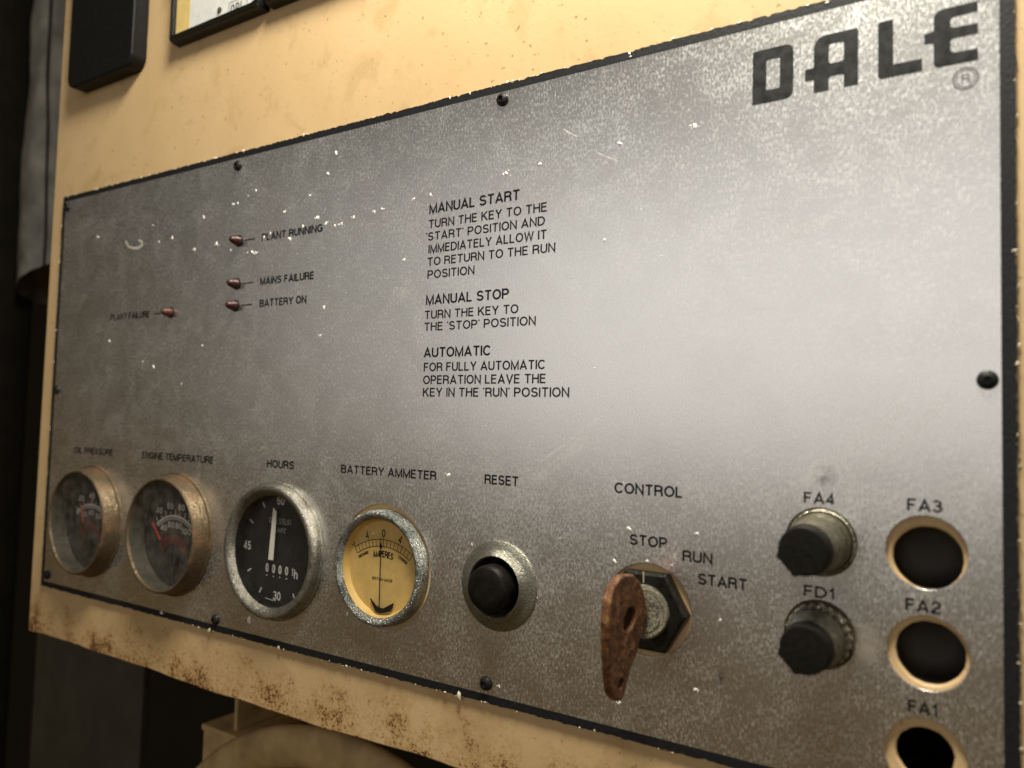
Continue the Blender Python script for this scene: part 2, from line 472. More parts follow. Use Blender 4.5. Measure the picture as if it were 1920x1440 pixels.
def text_geo(text, x0, y0, width, cap, stroke=.14, z=0.0004, gap=.235, warp=None, space=.36):
    lay, tot = layout(text, gap, space)
    V, F = [], []
    sw = stroke*cap
    kx = (width-sw)/max(tot, 1e-6)
    n = 0
    for ch, gx in lay:
        for st in G[ch][1]:
            pts = [(x0+sw/2+(gx+px)*kx, y0+py*cap) for px, py in st]
            vs, fs = strip(pts, sw)
            zz = z+n*2e-6; n += 1
            o = len(V)
            for v in vs:
                V.append((*(warp(v.x, v.y) if warp else (v.x, v.y)), zz))
            F += [tuple(i+o for i in q) for q in fs]
    return V, F
def text(name, s, x0, y0, x1, cap, mat, parent, **kw):
    v, f = text_geo(s, x0, y0, x1-x0, cap, **kw)
    return mk(name, v, f, mat, parent)

# ================================================================== SETTING
PZ = -0.0062                                        # front of the cabinet's sheet behind the plate
def backdrop():
    v, f = box(-16, -8, -3.4, 8, 12, -3.3)
    o = mk('back_wall', v, f, M['dark_wall']); o['kind'] = 'structure'
backdrop()

# ================================================================== CABINET
cab = thing('control_cabinet', 'large cream painted steel control cabinet with rust stains along its bottom edge', 'control cabinet', 0, 0)
X0, X1, Y0, Y1 = -0.062, 2.75, -0.112, 2.3
holes = [(1.9915, .2955, .0368), (1.9938, .1860, .0362), (1.9880, .0695, .0300), (.8690, .1825, .1085), (1.3927, .1847, .0585)]
rnd = random.Random(3)
def chipped(cx, cy, r, n=96, amp=.0004, sd=0):
    q = random.Random(sd); ph = [q.uniform(0, 6.28) for _ in range(5)]
    return [(cx+(r+amp*sum(math.sin((3+5*k)*t+ph[k])/(k+1.5) for k in range(5)))*math.cos(t),
             cy+(r+amp*sum(math.sin((3+5*k)*t+ph[k])/(k+1.5) for k in range(5)))*math.sin(t))
            for t in (2*math.pi*i/n for i in range(n))]
# front sheet, its lower edge a little dented and rolled back
edge = []
nb = 70
for i in range(nb+1):
    x = X0+(X1-X0)*i/nb
    dy = .0022*math.sin(5.1*x+.4)+.0014*math.sin(17*x)+.0009*math.sin(41*x+1)
    edge.append((x, Y0-.012+dy if x < .9 else Y0-.012+dy+.004*min(1, (x-.9)/.4)))
outer = edge + [(X1, Y1), (X0, Y1)]
fill('front_panel', [outer]+[chipped(*h, sd=i) for i, h in enumerate(holes)], M['cream'], cab, z=PZ-.0045, thick=.009, bevel=.003)
v, f = box(X0+.004, Y0+.01, -1.6, X0+.012, Y1, PZ-.0091)
mk('side_panel', v, f, M['cream'], cab)
v, f = box(X1-.012, Y0+.01, -1.6, X1-.004, Y1, PZ-.0091)
mk('side_panel', v, f, M['cream'], cab)
v, f = box(X0+.013, Y0+.004, -1.6, X1-.013, Y0+.012, PZ-.0091)
mk('bottom_panel', v, f, M['cream'], cab)
v, f = box(X0+.013, Y1-.012, -1.6, X1-.013, Y1-.004, PZ-.0091)
mk('top_panel', v, f, M['cream'], cab)
v, f = box(X0+.013, Y0+.013, -1.6, X1-.013, Y1-.013, -1.59)
mk('rear_panel', v, f, M['dark_steel'], cab)

# ================================================================== INSTRUMENT PLATE
pl = thing('instrument_plate', 'brushed silver instrument plate with black edging and printed captions, screwed to the cabinet', 'instrument plate', 0, 0)
WP, HP = 2.081, 1.0
B = .0125
# plate holes
PH = [(.2120, .1815, .1140, 80), (.5440, .1830, .1140, 80), (.8690, .1825, .1068, 80), (1.1477, .1857, .1085, 96), (1.3927, .1847, .060, 72), (1.6438, .185, .0645, 80), (1.8735, .303, .0425, 64), (1.8725, .1885, .0425, 64),
      (1.990, .3026, .0428, 64), (1.9915, .187, .0428, 64), (1.9890, .0695, .0428, 64)]
fill('metal_sheet', [rrect(B, B, WP-B-.002, HP-B, .003)]+[circle(x, y, r_, n) for x, y, r_, n in PH], M['plate'], pl, z=-.0026, thick=.0052, bevel=.0006)
# black edging: the gasket sheet under the plate, its rim ragged with paint
q = random.Random(11)
def ragged(x0, y0, x1, y1):
    out = []
    def side(a, b, n, nx, ny):
        for i in range(n):
            t = i/n; k = 0 if i == 0 else q.gauss(0, .0006)-(.0022 if q.random() < .06 else 0)
            out.append((a[0]+(b[0]-a[0])*t+nx*k, a[1]+(b[1]-a[1])*t+ny*k))
    side((x0, y0), (x1, y0), 420, 0, -1); side((x1, y0), (x1, y1), 220, 1, 0)
    side((x1, y1), (x0, y1), 420, 0, 1); side((x0, y1), (x0, y0), 220, -1, 0)
    return out
fill('edging', [ragged(.0, .0, WP, HP), rrect(B+.0003, B+.0003, WP-B-.0023, HP-B-.0003, .003)], M['gasket'], pl, z=-.0029, thick=.0066)
# screws
sv, sf = lathe([(.0108, 0), (.0112, .0012), (.0104, .0042), (.0080, .0066), (.0046, .0076), (.0042, .0040), (.0012, .0030), (0.0, .0030)], 28)
for (x, y) in [(.0245, .9705), (.7045, .9705), (1.3747, .9730), (.0245, .498), (2.0525, .5045), (.7008, .0240), (1.3747, .0300), (.0300, .0300), (2.049, .9705)]:
    s = mk('screw', [(a*1.0+x, b*1.0+y, c) for a, b, c in sv], sf, M['screw'], pl, True, 50)
# captions
CAP = [
 ('instruction_line', 'MANUAL START', 1.2268, .8010, 1.4130, .0170), ('instruction_line', 'TURN THE KEY TO THE', 1.2262, .7753, 1.4644, .0148),
 ('instruction_line', "'START' POSITION AND", 1.2215, .7538, 1.4610, .0145), ('instruction_line', 'IMMEDIATELY ALLOW IT', 1.2279, .7316, 1.4650, .0148),
 ('instruction_line', 'TO RETURN TO THE RUN', 1.2262, .7094, 1.4809, .0145), ('instruction_line', 'POSITION', 1.2275, .6871, 1.3273, .0145),
 ('instruction_line', 'MANUAL STOP', 1.2262, .6418, 1.3973, .0165), ('instruction_line', 'TURN THE KEY TO', 1.2240, .6170, 1.4159, .0145),
 ('instruction_line', "THE 'STOP' POSITION", 1.2240, .5963, 1.4488, .0145), ('instruction_line', 'AUTOMATIC', 1.2250, .5508, 1.3653, .0165),
 ('instruction_line', 'FOR FULLY AUTOMATIC', 1.2262, .5266, 1.4684, .0148), ('instruction_line', 'OPERATION LEAVE THE', 1.2258, .5047, 1.4700, .0148),
 ('instruction_line', "KEY IN THE 'RUN' POSITION", 1.2262, .4834, 1.5115, .0148),
 ('caption', 'PLANT RUNNING', .7896, .8003, .9656, .0146), ('caption', 'MAINS FAILURE', .7904, .7096, .9471, .0146), ('caption', 'BATTERY ON', .7918, .6643, .9284, .0146),
 ('caption', 'PLANT FAILURE', .2507, .6640, .4118, .0146), ('caption', 'OIL PRESSURE', .1240, .3410, .2927, .0146), ('caption', 'ENGINE TEMPERATURE', .4104, .3410, .6686, .0146),
 ('caption', 'HOURS', .8357, .3425, .9136, .0146), ('caption', 'BATTERY AMMETER', 1.0389, .3428, 1.2615, .0146), ('caption', 'RESET', 1.3600, .3431, 1.4252, .0148),
 ('caption', 'CONTROL', 1.5896, .3445, 1.6933, .0150), ('caption', 'STOP', 1.6150, .2728, 1.6719, .0148), ('caption', 'RUN', 1.6940, .2587, 1.7362, .0146),
 ('caption', 'START', 1.7162, .2302, 1.7831, .0146), ('caption', 'FA4', 1.8529, .3503, 1.8899, .0136), ('caption', 'FD1', 1.8536, .2338, 1.8899, .0136),
 ('caption', 'FA3', 1.9702, .3503, 2.0072, .0140), ('caption', 'FA2', 1.9685, .2335, 2.0054, .0140), ('caption', 'FA1', 1.9711, .1168, 2.0018, .0140)]
for nm, s, x0, y0, x1, cp in CAP:
    o = text(nm, s, x0, y0, x1, cp, M['ink'], pl, stroke=(.215 if x0 < .95 else .19) if nm == 'caption' or cp > .016 else .17, z=.0003)
    o['label'] = 'black printed words reading ' + s.replace("'", '')
for x0, x1, y in [(.7355, .7686, .8076), (.7355, .7686, .7168), (.7355, .7680, .6712), (.4309, .4570, .6701)]:
    v, f = strip([(x0, y), (x1, y)], .0026)
    mk('dash_mark', [(a.x, a.y, .0003) for a in v], f, M['ink'], pl)
# big logo letters
y0, y1 = .8795, .9535
logo = [
 ('D', [rounded([(1.7828, y1), (1.8360, y1), (1.8360, y0), (1.7828, y0)], [.005, .012, .012, .0]), rounded([(1.8008, .9380), (1.8187, .9380), (1.8187, .8965), (1.8008, .8965)], .003)]),
 ('A', [rounded([(1.8617, y1), (1.9150, y1), (1.9150, y0), (1.8982, y0), (1.8982, .8975), (1.8800, .8975), (1.8800, y0), (1.8617, y0), (1.8617, .8972), (1.8509, .8972), (1.8509, .9132), (1.8617, .9132)],
       [.016, .005, .001, 0, .003, .003, 0, 0, .001, .001, .001, .002]), rounded([(1.8800, .9402), (1.8982, .9402), (1.8982, .9145), (1.8800, .9145)], .004)]),
 ('L', [rounded([(1.9380, y1), (1.9550, y1), (1.9550, .8960), (1.9867, .8960), (1.9867, y0+.001), (1.9380, y0+.001)], [.004, 0, .001, 0, 0, .005])]),
 ('E', [rounded([(2.0449, y1-.002), (2.0449, .9393), (2.0167, .9385), (2.0167, .9260), (2.0449, .9250), (2.0449, .9122), (2.0167, .9125), (2.0167, .8955), (2.0449, .8945), (2.0449, .8805), (1.9990, .8805), (1.9990, .9115), (1.9892, .9125), (1.9892, .9252), (1.9990, .9262), (1.9990, y1-.002)],
       [0, 0, .005, .004, 0, 0, .004, .005, 0, 0, .007, .002, 0, 0, .003, .018])])]
for ch, polys in logo:
    o = fill('logo_letter', polys, M['logo'], pl, z=.0003)
    o['label'] = 'big black letter ' + ch + ' of the logo'
cxr, cyr = 2.0320, .8610
v1 = strip([(cxr+.0128*math.cos(a), cyr+.0128*math.sin(a)) for a in [2*math.pi*i/40 for i in range(41)]], .0018)
v2 = strip([(cxr+.0100*math.cos(a), cyr+.0100*math.sin(a)) for a in [2*math.pi*i/40 for i in range(41)]], .0010)
t1 = text_geo('R', cxr-.0040, cyr-.0055, .0085, .0110, z=.0003)
a_ = [([(p.x, p.y, .0003) for p in v], f) for v, f in (v1, v2)]
v, f = join(*a_, t1)
mk('registered_mark', v, f, M['logo_faint'], pl)['label'] = 'faint R in a double ring under the logo'

# paint flecks (pixel-read positions turned into plate positions)
FL = [(1303,237,5),(1162,269,4.5),(1012,308,3.5),(949,325,4),(630,287,4),(615,326,4),(480,357,2.5),(465,367,2),(437,383,3),(446,381,2.5),(581,367,3),(533,398,3.5),(595,409,5),(382,407,3),(611,420,4),(628,423,2.5),(635,421,2.5),(287,423,2),(183,444,3),(298,454,2.5),(323,446,3),(406,457,3.5),(365,468,3),(433,470,2.5),(473,473,4),(480,474,3),(464,474,2),(495,445,3.5),(507,438,2.5),(543,448,4),(568,425,3.5),(663,408,3.5),(702,397,3),(717,392,3),(776,373,3),(807,365,3),(640,420,3),(938,210,1.5),(1133,450,3),(758,487,3.5),(841,891,4.5),(1180,992,5),(1307,1001,3.5),(1153,1053,4.5),(1213,1052,3),(1304,1293,4),(1350,1163,3),(467,1163,6),(651,1151,3.5),(936,1287,3),(1161,1318,3.5),(288,688,3.5),(268,678,2),(379,648,2.5),(205,640,3),(607,577,4),(600,630,3),(1614,152,3.5),(1516,968,2.5),(340,720,2),(1260,1060,2),(968,1175,2.5),(885,1021,2.5),(700,1000,2.5),(1170,905,1.5),(1115,690,1.8),(1240,480,1.8),(1050,1010,1.6)]
C_ = Vector((2.07361856, 0.43808314, 1.03322821)); Fp = 1450.4263
def px(u_, v_, z=0.0):
    d = R0*((u_-960)/Fp)+R1*((v_-720)/Fp)+R2
    s = (z-C_.z)/d.z; P = C_+d*s
    return P.x, P.y, s
FV, FF = [], []
q = random.Random(5)
def blob(x, y, r_, sy=1.0, h=.35, n=11, z=0.0):
    o = len(FV); ph = q.uniform(0, 6.28)
    rim = []
    for i in range(n):
        a = 2*math.pi*i/n; k = r_*(1+.30*math.sin(2*a+ph)+q.uniform(-.22, .22))
        rim.append((x+k*math.cos(a), y+k*sy*math.sin(a)))
    for (a, b_) in rim: FV.append((a, b_, z+.0001))
    for (a, b_) in rim: FV.append((x+(a-x)*.7, y+(b_-y)*.7, z+r_*h*.8))
    FV.append((x, y, z+r_*h))
    for i in range(n):
        j = (i+1) % n
        FF.append((o+i, o+j, o+n+j, o+n+i)); FF.append((o+n+i, o+n+j, o+2*n))
for (u_, v_, s_) in FL:
    x, y, d = px(u_, v_)
    r_ = s_*d/Fp*.92
    blob(x, y, r_, 1.0)
    if s_ > 2.6 and (u_, v_) not in ((1153, 1053), (467, 1163), (651, 1151)):
        for _ in range(q.randint(1, 3)):
            blob(x+q.uniform(-2.0, 2.0)*r_, y+q.uniform(-1.2, 1.2)*r_, r_*q.uniform(.25, .5))
for _ in range(150):
    x, y = q.uniform(.1, 2.0), q.uniform(.05, .95)
    if any((x-a)**2+(y-b_)**2 < (c+.004)**2 for a, b_, c, _n in PH): continue
    blob(x, y, q.uniform(.0004, .0010))
o = mk('paint_flecks', FV, FF, M['fleck'], pl, True, 60); o['kind'] = 'stuff'
# crumbs of cream paint along the black edging
FV, FF = [], []
def crumbs(n, fx):
    for _ in range(n):
        x, y = fx(); blob(x, y, abs(q.gauss(0, .0012))+.0006, q.uniform(.6, 1.5), .6, 7, q.choice((-.0058, -.0030, .0004)))
crumbs(170, lambda: (q.uniform(.03, WP), -.0005+q.gauss(0, .0009)))
crumbs(110, lambda: (q.uniform(0, WP), 1.0002+q.gauss(0, .0011)))
crumbs(50, lambda: (WP+q.gauss(0, .0009), q.uniform(0, 1)))
crumbs(40, lambda: (q.gauss(0, .0007), q.uniform(0, 1)))
o = mk('paint_crumbs', FV, FF, M['crumb'], pl, True, 60); o['kind'] = 'stuff'
FV, FF = [], []
for (u_, v_, s_) in [(303,1149,5),(1262,72,4),(1180,100,4.5),(1182,106,3),(1300,60,2),(1387,42,4),(1334,55,3),(1514,10,3),(1551,5,4)]:
    x, y, d = px(u_, v_, .0006); blob(x, y, s_*d/Fp*.7, 1, .5, 10, .0006)
o = mk('paint_drips', FV, FF, M['fleck'], pl, True, 60); o['kind'] = 'stuff'
# scratches and smears on the plate
def scratch(pts, w, mat, name='scratch'):
    P = [px(a, b_)[:2] for a, b_ in pts]
    v, f = strip(P, w); mk(name, [(p.x, p.y, .0002) for p in v], f, mat, pl)
M['scratch'] = mat_smear('bright_scratch', (.80, .79, .76), .75, 700, .30, .55)
M['curl'] = mat_smear('pale_paint_curl', (.62, .58, .48), .8, 500, .25, .5)
scratch([(1057, 242), (1068, 249), (1082, 256)], .0014, M['scratch'])
scratch([(1122, 287), (1140, 295), (1160, 302)], .0013, M['scratch'])
scratch([(1262, 1037), (1268, 1050)], .0013, M['scratch'])
scratch([(1010, 868), (1080, 818), (1160, 752)], .0012, M['scratch'])
scratch([(1030, 875), (1110, 800), (1150, 760)], .0008, M['scratch'])
scratch([(1640, 1000), (1668, 985), (1700, 968)], .0008, M['scratch'])
scratch([(236, 452), (240, 461), (248, 465), (260, 465), (267, 459), (266, 453), (260, 450)], .0060, M['curl'], 'paint_curl')
def smear(u_, v_, rx, ry, mat, rot=0.0, z=.00015):
    x, y, d = px(u_, v_)
    pts = [(rx*math.cos(a)*math.cos(rot)-ry*math.sin(a)*math.sin(rot), rx*math.cos(a)*math.sin(rot)+ry*math.sin(a)*math.cos(rot)) for a in [2*math.pi*i/40 for i in range(40)]]
    o = fill('smear', [pts], mat, pl, z=z); o.location = W(x, y, 0); return o
smear(1625, 1208, .0200, .0300, mat_smear('finger_smear', (.46, .40, .34), .6, 120, .2, .6, (.0200*U, .0300*U)))
smear(1548, 893, .0170, .0170, mat_smear('dark_smudge', (.10, .095, .085), .38, 420, .42, .62, (.0170*U, .0170*U)))
smear(1352, 1268, .0060, .0110, mat_smear('dark_smudge_small', (.03, .025, .02), .6, 400, .3, .6, (.0060*U, .0110*U)))
smear(1610, 760, .0900, .0500, mat_smear('pale_wipe', (.75, .74, .73), .10, 90, .40, .70, (.09*U, .05*U)))
M['wipe'] = mat_smear('wipe_streak', (.80, .79, .77), .20, 130, .35, .70)
for pts, w_ in (([(1505, 905), (1600, 835), (1700, 760)], .016), ([(1590, 900), (1690, 830), (1790, 730)], .012), ([(1420, 470), (1500, 430), (1585, 400)], .010), ([(1000, 905), (1070, 850), (1130, 790)], .012)):
    scratch(pts, w_, M['wipe'], 'wipe_mark')
smear(760, 540, .0300, .0300, mat_smear('pale_ring', (.60, .58, .54), .30, 220, .40, .66, (.03*U, .03*U)))

# ================================================================== DEEP ROUND GAUGES (left pair)
def deep_gauge(name, label, cat, x, y, red, numerals):
    t = thing(name, label, cat, x, y)
    prof = [(.1330, .0), (.1335, .0020), (.1318, .0042), (.1285, .0050), (.1272, .0100), (.1245, .0270), (.1225, .0350), (.1205, .0380), (.1180, .0385), (.1160, .0370), (.1150, .0330), (.1145, .0300)]
    mk('bezel', *lathe(prof, 128), M['brass'], t, True, 60)
    mk('glass', [(.1150*math.cos(a), .1150*math.sin(a), .0325) for a in [2*math.pi*i/72 for i in range(72)]], [tuple(range(72))], M['glass'], t)
    mk('inner_wall', *lathe([(.1146, .0322), (.1135, -.002)], 96), M['grey_liner'], t, True)
    d = fill('dial', [circle(0, 0, .1134, 72)], M['dial_black'], t, z=-.002)
    z = -.0014
    oc = -.064
    def ring(r_, a0, a1, w, n=26):
        v, f = strip([(r_*math.cos(math.radians(a0+(a1-a0)*i/n)), oc+r_*math.sin(math.radians(a0+(a1-a0)*i/n))) for i in range(n+1)], w)
        return [(p.x, p.y, z) for p in v], f
    geo = [ring(.1020, 50, 130, .0050), ring(.0960, 50, 130, .0020)]
    for i in range(9):
        a = math.radians(54+9*i); r0, r1 = (.105, .117) if i % 2 == 0 else (.105, .111)
        v, f = strip([(r0*math.cos(a), oc+r0*math.sin(a)), (r1*math.cos(a), oc+r1*math.sin(a))], .0024)
        geo.append(([(p.x, p.y, z) for p in v], f))
    for i, (s, a) in enumerate(numerals):
        a = math.radians(a)
        for rr, hh in ((.124, .0125), (.0835, .0120)):
            cx, cy = rr*math.cos(a), oc+rr*math.sin(a)
            geo.append(text_geo(s, cx-.0060*len(s), cy-hh/2, .0115*len(s), hh, .20, z))
    mk('dial_markings', *join(*geo), M['mark_white'], d)
    mk('red_band', *join(ring(.0520, 30, 150, .0200)), M['mark_red'], d)
    na = math.radians(red); c_, s_ = math.cos(na), math.sin(na)
    v, f = strip([(0, oc), (.062*c_, oc+.062*s_)], .0036)
    mk('needle', [(p.x, p.y, .0035) for p in v], f, M['black_satin'], t)
    v, f = strip([(.0625*c_, oc+.0625*s_), (.110*c_, oc+.110*s_)], .0058)
    mk('needle_tip', [(p.x, p.y, .0036) for p in v], f, M['needle_red'], t)
    mk('needle_hub', *lathe([(.0200, .0), (.0200, .0060), (.0170, .0085), (0, .0085)], 32, 0, oc), M['black_satin'], t, True)
    return t
deep_gauge('pressure_gauge', 'deep tarnished round gauge with black dial at far left under OIL PRESSURE', 'pressure gauge', .2120, .1815, 112, [('20', 112), ('40', 90), ('60', 68)])
deep_gauge('temperature_gauge', 'deep tarnished round gauge with red needle and white scale under ENGINE TEMPERATURE', 'temperature gauge', .5440, .1830, 132, [('40', 118), ('60', 99), ('80', 80), ('100', 60)])

# ================================================================== HOUR METER
hm = thing('hour_meter', 'black dial hour meter in a pitted chrome bezel with a broad white hand', 'hour meter', .8690, .1825)
mk('bezel', *lathe([(.1335, .0), (.1340, .0022), (.1325, .0036), (.1308, .0044), (.1308, .0100), (.1300, .0150), (.1272, .0205), (.1225, .0228), (.1170, .0215), (.1115, .0165), (.1075, .0110), (.1065, .0090)], 128), M['chrome'], hm, True, 60)
mk('glass', [(.1070*math.cos(a), .1070*math.sin(a), .0105) for a in [2*math.pi*i/72 for i in range(72)]], [tuple(range(72))], M['glass_clear'], hm)
mk('inner_wall', *lathe([(.1066, .0100), (.1064, .0000), (.1062, -.0060), (.1060, -.0100)], 96), M['black_satin'], hm, True)
d = fill('dial', [circle(0, 0, .1058, 72)], M['dial_black'], hm, z=-.0100)
geo = []; zd = -.0096
for k in range(12):
    if k % 3 == 0: continue
    a = math.radians(90-30*k); 
    v, f = strip([(.0905*math.cos(a), .0905*math.sin(a)), (.1030*math.cos(a), .1030*math.sin(a))], .0028)
    geo.append(([(p.x, p.y, zd) for p in v], f))
mk('minute_ticks', *join(*geo), M['mark_white'], d)
for s_, nx, ny, nw in (('45', -.1040, -.0085, .0215), ('60', -.0105, .0875, .0215), ('30', -.0105, -.0970, .0215), ('15', .0830, -.0085, .0195)):
    mk('numeral', *text_geo(s_, nx, ny, nw, .0165, .15, zd), M['mark_white'], d)
mk('maker_name', *join(text_geo('GRASSLIN', -.0310, .0500, .0625, .0115, .12, zd), text_geo('.', -.0098, .0628, .002, .008, .3, zd), text_geo('.', -.0072, .0628, .002, .008, .3, zd), text_geo('QUARZ', -.0200, .0340, .0385, .0088, .12, zd)), M['mark_grey'], d)
geo = [text_geo('0', -.0355+.0187*i, -.0460, .0088, .0165, .17, zd) for i in range(4)]
geo += [text_geo('.', -.0328+.0187*i, -.0535, .004, .0150, .25, zd) for i in range(4)]
geo += [text_geo('1', .0385, -.0450, .0050, .0140, .17, zd), text_geo('h', .0460, -.0500, .0100, .0180, .15, zd)]
mk('hour_counter', *join(*geo), M['mark_white'], d)
v, f = strip([(-.0345, -.0985), (-.0150, -.1005+.0005), (-.002, -.1000)], .0022)
mk('dial_rim_mark', [(p.x*.97, p.y*.985, zd) for p in v], f, M['mark_grey'], d)
v = [(-.0215, -.0225, .0), (-.0080, -.0225, .0), (-.0035, .0720, .0), (-.0135, .0790, .0)]
hv = [(x+.0015, y+.0025, -.0030) for x, y, _ in v]+[(x+.0015, y+.0025, -.0018) for x, y, _ in v]
mk('hand', hv, [(0, 3, 2, 1), (4, 5, 6, 7), (0, 1, 5, 4), (1, 2, 6, 5), (2, 3, 7, 6), (3, 0, 4, 7)], M['hand_white'], hm)

# ================================================================== AMMETER
am = thing('ammeter', 'yellow dial battery ammeter with thin black needle in a corroded chrome bezel', 'ammeter', 1.1477, .1840)
mk('bezel', *lathe([(.1000, PZ+.0004), (.1005, -.0060), (.1008, .0020), (.1005, .0060), (.0995, .0120), (.0985, .0175), (.0950, .0200), (.0915, .0195), (.0880, .0165), (.0855, .0130), (.0845, .0105)], 128), M['chrome_green'], am, True, 60)
mk('glass', [(.0850*math.cos(a), .0850*math.sin(a), .0115) for a in [2*math.pi*i/72 for i in range(72)]], [tuple(range(72))], M['glass_clear'], am)
mk('inner_wall', *lathe([(.0846, .0110), (.0835, .0040), (.0800, -.0010)], 96), M['dial_cream'], am, True)
d = fill('dial', [circle(0, 0, .0838, 72)], M['dial_cream'], am, z=-.0010)
geo = []; zd = -.0006; oc = -.0750                 # scale centre low on the dial
def pol(r_, a): a = math.radians(a); return (r_*math.sin(a), oc+r_*math.cos(a))
def arcl(r_, a0, a1, w, n=30):
    v, f = strip([pol(r_, a0+(a1-a0)*i/n) for i in range(n+1)], w); return [(p.x, p.y, zd) for p in v], f
SP = 33.0; RI, RO = .1110, .1230
geo += [arcl(RI, -SP, SP, .0011), arcl(RO, -SP, SP, .0011)]
for i in range(17):
    a = -SP+2*SP*i/16
    v, f = strip([pol(RI, a), pol(RO+(.004 if i % 8 == 0 else .002 if i % 4 == 0 else 0), a)], .0010)
    geo.append(([(p.x, p.y, zd) for p in v], f))
mk('scale', *join(*geo), M['ink'], d)
geo = []
def curved(s, a_mid, r_, width, cap, st=.15):
    def warp(x, y): return pol(r_+y, a_mid+math.degrees(x/r_))
    return text_geo(s, -width/2, 0, width, cap, st, zd, warp=warp)
for s, a in (('8', -33.5), ('4', -17.0), ('0', 0), ('4', 17.0), ('8', 34.5)):
    mk('numeral', *curved(s, a, .1272 if s == '0' else .1265, .0078, .0135, .15), M['ink'], d)
mk('word_amperes', *curved('AMPERES', 0, .0925, .0460, .0110, .19), M['ink'], d)
mk('word_discharge', *curved('DISCHARGE', -26.5, .1010, .0250, .0050, .2), M['ink'], d)
mk('word_charge', *curved('CHARGE', 26.5, .1010, .0220, .0056, .2), M['ink'], d)
mk('word_british_made', *text_geo('BRITISH MADE', -.0235, -.0235, .0480, .0048, .18, zd), M['ink'], d)
v, f = strip([(-.0005, -.0755), (-.0012, .0300), (-.0016, .0400)], .0022)
v2, f2 = strip([(-.0014, .0345), (-.0016, .0440), (-.0018, .0520)], .0012)
nz = .0040
v3 = [(-.0055, .0360), (-.0016, .0300), (.0024, .0360), (-.0012, .0450)]
gv, gf = join(([(p.x, p.y, nz) for p in v], f), ([(p.x, p.y, nz+.0001) for p in v2], f2), ([(a, b_, nz+.0002) for a, b_ in v3], [(0, 1, 2, 3)]))
mk('needle', gv, gf, M['ink'], am)
cr = rounded([(-.0235, -.0560), (-.0090, -.0680), (.0060, -.0705), (.0310, -.0570), (.0250, -.0720), (.0000, -.0800), (-.0100, -.0770)], [.001, .004, .006, .001, .004, .010, .006])
fill('needle_stop', [cr], M['ink'], am, z=.0022, thick=.0024)

# ================================================================== RESET PUSH BUTTON
rb = thing('push_button', 'round black reset push button sunk in a grey zinc collar', 'push button', 1.3927, .1847)
mk('collar', *lathe([(.0590, PZ+.0003), (.0700, .0006), (.0704, .0022), (.0690, .0034), (.0610, .0052), (.0545, .0090), (.0505, .0140), (.0482, .0158), (.0464, .0145), (.0458, .0100), (.0455, -.0120)], 112), mat_pitted('dull_zinc_collar', (.40, .39, .33), (.15, .14, .105), .28, 1500, .7, .35), rb, True, 60)
mk('well', *lathe([(.0456, -.0118), (0, -.0118)], 64), M['dark_steel'], rb)
mk('button', *lathe([(.0362, -.0110), (.0360, .0180), (.0357, .0300), (.0345, .0350), (.0310, .0372), (.0180, .0380), (0, .0380)], 72), M['button'], rb, True, 50)

# ================================================================== KEY SWITCH + KEY
ks = thing('key_switch', 'key switch with a black hexagon nut round a grimy lock barrel', 'key switch', 1.6438, .1850)
def prism(n, r_, z0, z1, rot, ch=.004):
    def ringv(rr, z): return [(rr*math.cos(math.radians(rot)+2*math.pi*i/n), rr*math.sin(math.radians(rot)+2*math.pi*i/n), z) for i in range(n)]
    V = ringv(r_, z0)+ringv(r_, z1-ch*.6)+ringv(r_-ch, z1)+ringv(.040, z1)+ringv(.038, z1-.004)+ringv(.036, z0)
    F = []
    for k in range(5):
        for i in range(n):
            j = (i+1) % n; F.append((k*n+i, k*n+j, (k+1)*n+j, (k+1)*n+i))
    return V, F
mk('hexagon_nut', *prism(6, .0612, PZ+.0003, .0120, 0.0), M['hex_black'], ks, True, 20)
mk('barrel', *lathe([(.0372, PZ), (.0372, .0150), (.0355, .0188), (.0320, .0200), (.0290, .0190), (.0280, .0200), (.0130, .0208), (0.0, .0208)], 72), M['lock'], ks, True, 40)
v, f = box(-.0022, .0395, .0119, -.0004, .0545, .0127)
mk('index_mark', v, f, mat_simple('brass_index_mark', (.62, .50, .30), .45, .3), ks)
for s in (0,):
    v, f = box(-.0030, -.0180, .0206, .0030, .0180, .0212); mk('key_slot', v, f, M['dark_steel'], ks)

key = thing('key', 'rust covered brown key hanging in the CONTROL switch', 'key', 1.648, .1850, .02)
out = [(.248, .0985), (.2450, .0715), (.2314, .0485), (.2106, .0342), (.1975, .0290), (.1930, .0215), (.1760, .0215), (.1733, .0330), (.1604, .0445), (.1452, .0514), (.1227, .0765), (.1019, .0895), (.0925, .0965), (.0905, .1050), (.0930, .1130), (.1009, .1255), (.1108, .1335), (.1381, .1405), (.1947, .1470), (.2219, .1422), (.2386, .1315), (.2468, .1150)]
out = rounded(out, .004, 3)
bow = [(.1738, .0850), (.1912, .1005), (.2033, .0760), (.1950, .0650), (.1800, .0690)]
hole1 = rounded([(.1715, .0850), (.1800, .1010), (.1935, .1015), (.2050, .0850), (.2030, .0680), (.1900, .0630), (.1780, .0700)], .007, 4)
hole2 = rounded([(.1050, .1068), (.1120, .1140), (.1195, .1090), (.1175, .0985), (.1085, .0985)], .004, 3)
